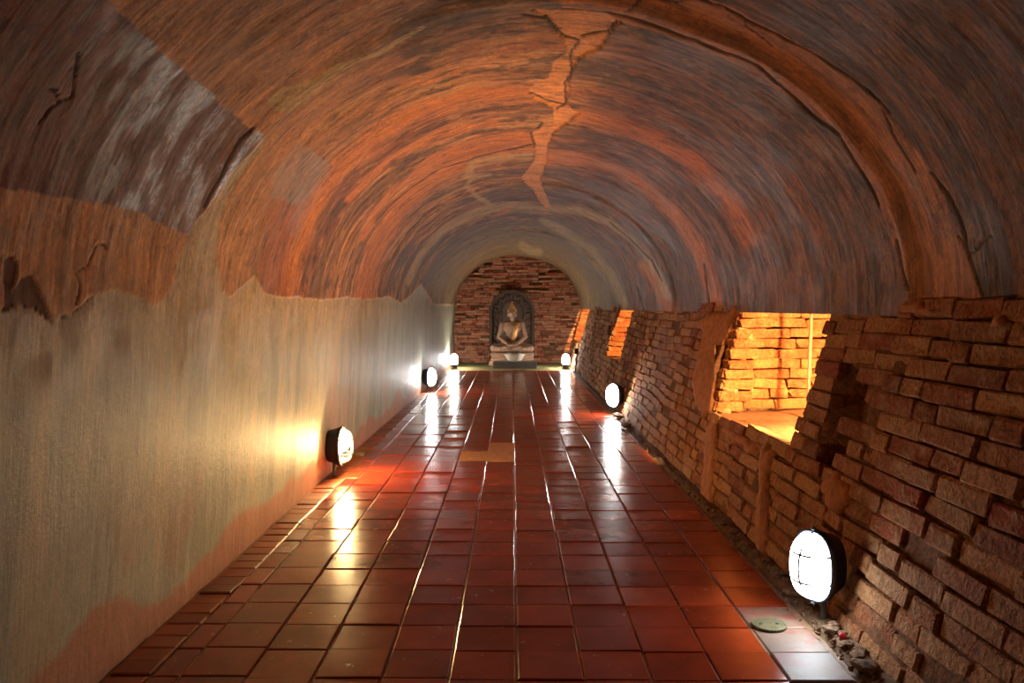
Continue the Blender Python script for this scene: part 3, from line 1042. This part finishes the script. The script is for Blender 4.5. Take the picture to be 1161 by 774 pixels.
upright_lamp('white glowing jar lamp on the floor right of the statue', 0.995, 15.15)

# ------------------------------------------------------------------ statue
M_STONE = plain_material('weathered_stucco', rgba(134, 100, 76), 0.6, 0, 16, 0.3, 0.3)
M_GOLD = plain_material('worn_gilding', rgba(206, 158, 96), 0.35, 0.5, 22, 0.35, 0.3)
M_CARVED = plain_material('dark_carved_stucco', rgba(72, 52, 38), 0.75, 0, 20, 0.35, 0.5)
M_SLAB = plain_material('grey_stone_slab', rgba(112, 112, 108), 0.6, 0, 25, 0.2, 0.2)

def capsule(bm, p0, p1, r0, r1, n=6):
    p0, p1 = Vector(p0), Vector(p1)
    for i in range(n + 1):
        t = i / n
        bmesh.ops.create_icosphere(bm, subdivisions=2, radius=r0 + (r1 - r0) * t, matrix=Matrix.Translation(p0.lerp(p1, t)))
def ellip(bm, c, r, rot=(0, 0, 0)):
    bmesh.ops.create_icosphere(bm, subdivisions=3, radius=1, matrix=Matrix.Translation(c) @ Euler(rot).to_matrix().to_4x4() @ Matrix.Diagonal((*r, 1)))
def fuse(bm, voxel, smooth_it=4, fac=0.5):
    me = bpy.data.meshes.new('tmp'); bm.to_mesh(me); bm.free()
    o = bpy.data.objects.new('tmp', me); COL.objects.link(o)
    m = o.modifiers.new('r', 'REMESH'); m.mode = 'VOXEL'; m.voxel_size = voxel
    s = o.modifiers.new('s', 'SMOOTH'); s.iterations = smooth_it; s.factor = fac
    dg = bpy.context.evaluated_depsgraph_get()
    out = bpy.data.meshes.new_from_object(o.evaluated_get(dg))
    bpy.data.objects.remove(o, do_unlink=True)
    return out

ST = (-0.005, 15.92, 0.0)
statue = tag(empty('buddha_statue', ST), 'seated Buddha statue in meditation before the far brick wall', 'statue')
# body, facing -Y
bm = bmesh.new()
zb = 0.285
ellip(bm, (0, 0.02, zb + 0.12), (0.19, 0.14, 0.13))                   # hips
ellip(bm, (0, 0.02, zb + 0.30), (0.135, 0.10, 0.20))                  # waist
ellip(bm, (0, 0.015, zb + 0.47), (0.175, 0.11, 0.13))                 # chest
ellip(bm, (0, 0.02, zb + 0.55), (0.195, 0.085, 0.065))                # shoulders
capsule(bm, (0, 0.02, zb + 0.56), (0, 0.01, zb + 0.68), 0.058, 0.05)  # neck
ellip(bm, (0, -0.005, zb + 0.765), (0.086, 0.095, 0.115))             # head
ellip(bm, (0, -0.035, zb + 0.715), (0.06, 0.06, 0.06))                # jaw
ellip(bm, (0, -0.105, zb + 0.745), (0.012, 0.018, 0.036), (-0.25, 0, 0))  # nose
ellip(bm, (0, -0.09, zb + 0.706), (0.026, 0.012, 0.008))              # mouth
for s in (-1, 1):
    ellip(bm, (s * 0.035, -0.088, zb + 0.775), (0.022, 0.012, 0.009))  # lids
    ellip(bm, (s * 0.036, -0.09, zb + 0.797), (0.028, 0.012, 0.006))   # brows
    ellip(bm, (s * 0.088, 0.005, zb + 0.735), (0.012, 0.026, 0.06))    # long ears
    capsule(bm, (s * 0.185, 0.02, zb + 0.55), (s * 0.26, 0.01, zb + 0.29), 0.062, 0.05)   # upper arm
    capsule(bm, (s * 0.26, 0.01, zb + 0.29), (s * 0.09, -0.20, zb + 0.17), 0.048, 0.034)  # forearm
    capsule(bm, (s * 0.13, 0.0, zb + 0.11), (s * 0.36, -0.12, zb + 0.075), 0.115, 0.075)   # thigh
    capsule(bm, (s * 0.36, -0.12, zb + 0.07), (-s * 0.06, -0.26, zb + 0.07), 0.07, 0.048) # shin, crossing
    ellip(bm, (s * 0.05, -0.23, zb + 0.150), (0.075, 0.045, 0.026), (0, 0, s * 0.25))      # palm
    for f in range(4):                                                                    # fingers lying in the lap
        y = -0.205 - 0.02 * f
        capsule(bm, (s * 0.06, y, zb + 0.158), (-s * (0.035 - 0.006 * abs(f - 1.5)), y + 0.004, zb + 0.165), 0.0105, 0.008, 4)
    capsule(bm, (s * 0.075, -0.20, zb + 0.17), (s * 0.012, -0.215, zb + 0.20), 0.0115, 0.009, 4)   # thumbs touching
    ellip(bm, (-s * 0.12, -0.25, zb + 0.10), (0.07, 0.04, 0.03), (0, 0, -s * 0.3))         # sole
me = fuse(bm, 0.010, 3)
body = link('body', me, M_STONE, statue, True)
# hair cap, topknot and flame
bm = bmesh.new()
ellip(bm, (0, 0.012, zb + 0.80), (0.094, 0.098, 0.095))
ellip(bm, (0, 0.005, zb + 0.885), (0.055, 0.055, 0.05))
capsule(bm, (0, 0.005, zb + 0.92), (0, 0.005, zb + 1.0), 0.028, 0.008)
me = fuse(bm, 0.010, 2)
link('hair', me, M_GOLD, statue, True)
# gilded sash over one shoulder
def sash_pts():
    V_, F_ = [], []
    path = [(0.10, 0.10, 0.52), (0.115, 0.02, 0.615), (0.105, -0.085, 0.545), (0.075, -0.112, 0.46), (0.05, -0.105, 0.36), (0.03, -0.10, 0.26), (0.02, -0.13, 0.20)]
    for i, (x, y, z) in enumerate(path):
        for dx in (-0.042, 0.042):
            V_.append((x + dx, y - 0.004, zb + z)); V_.append((x + dx, y + 0.014, zb + z))
    for i in range(len(path) - 1):
        a = i * 4; b = a + 4
        F_ += [(a, a + 2, b + 2, b), (a + 1, b + 1, b + 3, a + 3), (a, b, b + 1, a + 1), (a + 2, a + 3, b + 3, b + 2)]
    F_ += [(0, 1, 3, 2), (a + 4, a + 6, a + 7, a + 5)]
    me = bpy.data.meshes.new('robe_sash'); me.from_pydata(V_, [], F_); return me
link('robe_sash', sash_pts(), M_GOLD, statue, True)

# lotus throne under the statue
def box_round(bm, c, s, bev=0.02, seg=3):
    t = bmesh.new()
    bmesh.ops.create_cube(t, size=1, matrix=Matrix.Translation(c) @ Matrix.Diagonal((*s, 1)))
    bmesh.ops.bevel(t, geom=t.edges[:], offset=bev, segments=seg, affect='EDGES')
    me = bpy.data.meshes.new('t'); t.to_mesh(me); t.free()
    bm.from_mesh(me); bpy.data.meshes.remove(me)
throne = tag(empty('stepped_throne', (0, 16.0, 0)), 'low brown stepped plinth carrying the seated statue', 'plinth')
for z0, z1, wd in ((0.01, 0.115, 0.92), (0.115, 0.20, 0.84), (0.20, 0.268, 0.88)):
    bm = bmesh.new(); box_round(bm, (0, 0, (z0 + z1) / 2), (wd, 0.62, z1 - z0), 0.03)
    obj('moulding', bm, M_STONE, throne, True)

# carved arched backplate
arch = tag(empty('arched_backplate', (-0.01, 16.58, 0)), 'dark carved round-arched panel standing behind the statue', 'panel')
AW, ASPR, ATOP = 0.46, 1.03, 1.50
def arch_outline(s, n=24):
    pts = [(-AW * s, 0.0)]
    for i in range(n + 1):
        t = math.pi - math.pi * i / n
        pts.append((AW * s * math.cos(t), ASPR + (ATOP - ASPR) * s * math.sin(t)))
    pts.append((AW * s, 0.0))
    return pts
bm = bmesh.new()
o1 = arch_outline(0.97)
f = [bm.verts.new((x, 0.0, z + 0.01)) for x, z in o1]; bk = [bm.verts.new((x, 0.10, z + 0.01)) for x, z in o1]
bm.faces.new(f); bm.faces.new(bk[::-1])
for i in range(len(f)):
    bm.faces.new((f[i], f[(i + 1) % len(f)], bk[(i + 1) % len(f)], bk[i]))
obj('panel', bm, M_CARVED, arch)
bm = bmesh.new()
oo, oi = arch_outline(1.0), arch_outline(0.88)
rings = []
for pts, y in ((oo, 0.1), (oo, -0.07), (oi, -0.07), (oi, 0.0)):
    rings.append([bm.verts.new((x, y, z + 0.01)) for x, z in pts])
for a, b in zip(rings[:-1], rings[1:]):
    for i in range(len(a) - 1):
        bm.faces.new((a[i], a[i + 1], b[i + 1], b[i]))
obj('rim', bm, M_CARVED, arch)
bm = bmesh.new()       # inner halo ring round the head
n = 30
for i in range(n):
    t0, t1 = math.pi * 1.15 - i / n * math.pi * 1.3, math.pi * 1.15 - (i + 1) / n * math.pi * 1.3
    tube(bm, (0.22 * math.cos(t0), -0.01, 1.02 + 0.27 * math.sin(t0)), (0.22 * math.cos(t1), -0.01, 1.02 + 0.27 * math.sin(t1)), 0.018, 8)
obj('halo_ring', bm, M_CARVED, arch, True)
def leaf_mesh():
    bm = bmesh.new()
    ellip(bm, (0, 0, 0.0), (0.035, 0.026, 0.085))
    for v in bm.verts:
        v.co.x += 0.35 * v.co.z * abs(v.co.z) / 0.085
        k = 1 - max(0, v.co.z) / 0.11
        v.co.x *= k
    me = bpy.data.meshes.new('carved_leaf'); bm.to_mesh(me); bm.free(); me.materials.append(M_CARVED); return me
lm = leaf_mesh()
for i in range(15):
    t = math.pi - math.pi * i / 14
    x, z = 0.335 * math.cos(t), 1.03 + 0.365 * math.sin(t)
    o = link('carved_leaf', lm, None, arch, True); o.location = (x, -0.012, z); o.rotation_euler = (0, math.pi / 2 - t + (0.5 if i % 2 else -0.5), 0)
for s in (-1, 1):
    for z in (0.42, 0.58, 0.74, 0.90):
        o = link('carved_leaf', lm, None, arch, True); o.location = (s * 0.335, -0.012, z); o.rotation_euler = (0, s * 0.6, 0)

# slab and offering in front
slab = bmesh.new(); box_round(slab, (0, 0, 0.075), (0.82, 0.34, 0.13), 0.008, 2)
o = obj('stone_slab', slab, M_SLAB); o.location = (0.045, 15.33, 0)
tag(o, 'plain grey stone slab lying in front of the seated statue', 'slab')
M_PALE = plain_material('pale_translucent', rgba(196, 186, 168), 0.15, 0, 30, 0.15, 0.2)
offer = tag(empty('offering_stand', (0.04, 15.36, 0.14)), 'pale shiny offering bowl set on the grey slab before the statue', 'bowl')
bm = bmesh.new()
prof = [(0.10, 0.0), (0.13, 0.012), (0.15, 0.05), (0.19, 0.11), (0.215, 0.135), (0.20, 0.137), (0.14, 0.06), (0.02, 0.03)]
seg = 28; rings = []
for r_, z in prof:
    rings.append([bm.verts.new((r_ * math.cos(2 * math.pi * i / seg), 0.6 * r_ * math.sin(2 * math.pi * i / seg), z)) for i in range(seg)])
for a, b in zip(rings[:-1], rings[1:]):
    for i in range(seg): bm.faces.new((a[i], a[(i + 1) % seg], b[(i + 1) % seg], b[i]))
bm.faces.new(rings[0]); bm.faces.new(rings[-1])
obj('bowl', bm, M_PALE, offer, True)
for k, x in enumerate((-0.09, 0.085)):
    bm = bmesh.new()
    bmesh.ops.create_cone(bm, cap_ends=True, segments=16, radius1=0.03, radius2=0.036, depth=0.085, matrix=Matrix.Translation((x, -0.02, 0.115)))
    obj('cup', bm, M_PALE, offer, True)

# ------------------------------------------------------------------ dirt strip, rubble and loose things on the floor
def hump():
    ny, nx = 240, 9
    V_ = []
    for iy in range(ny):
        y = 1.2 + (14.9 - 1.2) * (iy / (ny - 1)) ** 1.3
        for ix in range(nx):
            t = ix / (nx - 1)
            x0 = 1.072; x1 = 1.165 + float(taper_r(y)) + 0.005
            x = x0 + (x1 - x0) * t
            z = -0.008 + 0.022 * sstep(0, 0.5, np.array([t]))[0] * (0.4 + 1.2 * fbm(np.array([x * 20.]), np.array([y * 9.]), 3)[0])
            V_.append((x, y, z))
    i = np.arange(ny * nx).reshape(ny, nx)
    q = np.stack([i[:-1, :-1], i[:-1, 1:], i[1:, 1:], i[1:, :-1]], 2).reshape(-1, 4)
    o = mesh_np('dirt_strip', np.array(V_), q, M_DIRT, True, floor)
    o['kind'] = 'stuff'
    o['label'] = 'brown dirt along the foot of the brick wall'
hump()

M_RUBBLE = brick_material('rubble', [(0.0, rgba(120, 92, 70)), (0.5, rgba(150, 122, 96)), (1.0, rgba(140, 92, 66))], rgba(172, 156, 136), 0.92)
def stone_mesh(i):
    r = random.Random(300 + i)
    bm = bmesh.new()
    bmesh.ops.create_icosphere(bm, subdivisions=1, radius=0.5)
    for v in bm.verts:
        v.co *= r.uniform(0.78, 1.12)
    me = bpy.data.meshes.new('stone'); bm.to_mesh(me); bm.free(); me.materials.append(M_RUBBLE); return me
STONES = [stone_mesh(i) for i in range(6)]
def floor_px(x, y, z=0.0):
    Y = F * (CAMZ - z) / (y - HY)
    return (x - CX) * Y / F, Y
# crumbs nobody could count
ms, ss = [], []
for i in range(420):
    y = 2.2 + 6.5 * wr.random() ** 1.8
    x = 1.115 + wr.gauss(0, 0.035)
    if x > 1.16 + float(taper_r(y)): x = 1.12
    s = wr.uniform(0.006, 0.02)
    ms.append(Matrix.Translation((x, y, 0.012)) @ Euler((wr.random() * 6, wr.random() * 6, wr.random() * 6)).to_matrix().to_4x4() @ Matrix.Diagonal((s * 1.4, s, s * 0.8, 1)))
    ss.append(STONES[wr.randrange(6)])
o = batch('gravel', ss, ms, M_RUBBLE, floor)
o['label'] = 'brown crumbs of brick and gravel along the brick wall'

def stone(name, label, cat, x, y, size, rz, k, group=None, z=None):
    o = bpy.data.objects.new(name, STONES[k]); COL.objects.link(o)
    o.scale = size; o.rotation_euler = (0.05, 0.05, rz)
    o.location = (x, y, (0.012 if x > 1.06 else 0.0) + size[2] * 0.38)
    tag(o, label, cat, group)
    return o
x, y = floor_px(900, 678)
stone('flat_stone', 'flat pale stone beside the post of the near white lamp', 'stone', x, y, (0.085, 0.10, 0.035), 0.5, 0)
x, y = floor_px(705, 474)
stone('brick_fragment', 'grey slab of broken brick below the lamp halfway along the brick wall', 'brick', x - 0.03, y, (0.14, 0.22, 0.05), 0.2, 1)
x, y = floor_px(712, 485)
stone('brick_fragment', 'dark broken brick just nearer than the lamp halfway along the brick wall', 'brick', x - 0.02, y, (0.12, 0.24, 0.06), -0.2, 2)
x, y = floor_px(403, 517)
stone('brick_fragment', 'broken red brick lying against the plaster wall beyond the yellow lamp', 'brick', x, y, (0.16, 0.12, 0.055), 0.1, 3)
for n_, (ux, uy, s) in enumerate(((905, 655, .05), (858, 630, .04), (846, 622, .045), (870, 640, .05), (880, 650, .04), (942, 722, .06), (950, 715, .05),
                                  (960, 738, .05), (972, 752, .06), (980, 765, .07), (990, 762, .05), (925, 690, .045), (958, 758, .045), (890, 662, .035),
                                  (832, 606, .045), (820, 598, .04), (985, 745, .05), (965, 725, .04))):
    x, y = floor_px(ux, uy)
    x = min(max(x, 1.09), 1.14)
    stone('rubble_stone', 'small broken stone in the rubble at the foot of the brick wall', 'stone', x, y, (s * 1.2, s, s * 0.6), n_ * 1.3, n_ % 6, 'rubble stones along the brick wall')

# red bottle cap
M_RED = plain_material('red_plastic', rgba(196, 40, 44), 0.4, 0, 30, 0.1, 0.05)
x, y = floor_px(969, 732)
bm = bmesh.new()
bmesh.ops.create_cone(bm, cap_ends=True, segments=18, radius1=0.014, radius2=0.012, depth=0.012)
bmesh.ops.bevel(bm, geom=[e for e in bm.edges], offset=0.002, segments=1, affect='EDGES')
o = obj('bottle_cap', bm, M_RED, None, True); o.location = (min(x, 1.12), y, 0.034); o.rotation_euler = (0.5, 0.3, 0)
tag(o, 'small red plastic cap lying in the rubble below the near lamp', 'cap')

# round drain cover set in the cement-smeared tile
M_DRAIN = plain_material('drain_metal', rgba(120, 116, 84), 0.5, 0.4, 40, 0.3, 0.4)
x, y = floor_px(872, 709)
drain = tag(empty('drain_cover', (x, y, 0.0)), 'round greenish drain cover set in a pale tile beside the near lamp', 'drain')
bm = bmesh.new()
bmesh.ops.create_cone(bm, cap_ends=True, segments=32, radius1=0.058, radius2=0.056, depth=0.008, matrix=Matrix.Translation((0, 0, 0.003)))
obj('disc', bm, M_DRAIN, drain)
bm = bmesh.new()
for i in range(32):
    a0, a1 = 2 * math.pi * i / 32, 2 * math.pi * (i + 1) / 32
    tube(bm, (0.058 * math.cos(a0), 0.058 * math.sin(a0), 0.005), (0.058 * math.cos(a1), 0.058 * math.sin(a1), 0.005), 0.0035, 6)
obj('rim', bm, M_DRAIN, drain, True)
for s in (-1, 1):
    bm = bmesh.new()
    bmesh.ops.create_cone(bm, cap_ends=True, segments=12, radius1=0.007, radius2=0.006, depth=0.006, matrix=Matrix.Translation((s * 0.03, 0, 0.008)))
    obj('screw', bm, M_POST, drain)

# conduit with a switch box at the far right corner
con = tag(empty('conduit_pipe', (1.10, 14.2, 0.0)), 'dark upright conduit with a small box by the far right lamp', 'pipe')
bm = bmesh.new(); tube(bm, (0, 0, 0), (0.035, 0, 0.42), 0.012); obj('pipe', bm, M_BLACK, con, True)
bm = bmesh.new(); box_round(bm, (0.02, -0.01, 0.39), (0.07, 0.05, 0.10), 0.006, 2); obj('switch_box', bm, M_BLACK, con)
bm = bmesh.new(); tube(bm, (0, 0, 0.012), (-0.02, 0.92, 0.012), 0.009); obj('cable', bm, M_BLACK, con, True)
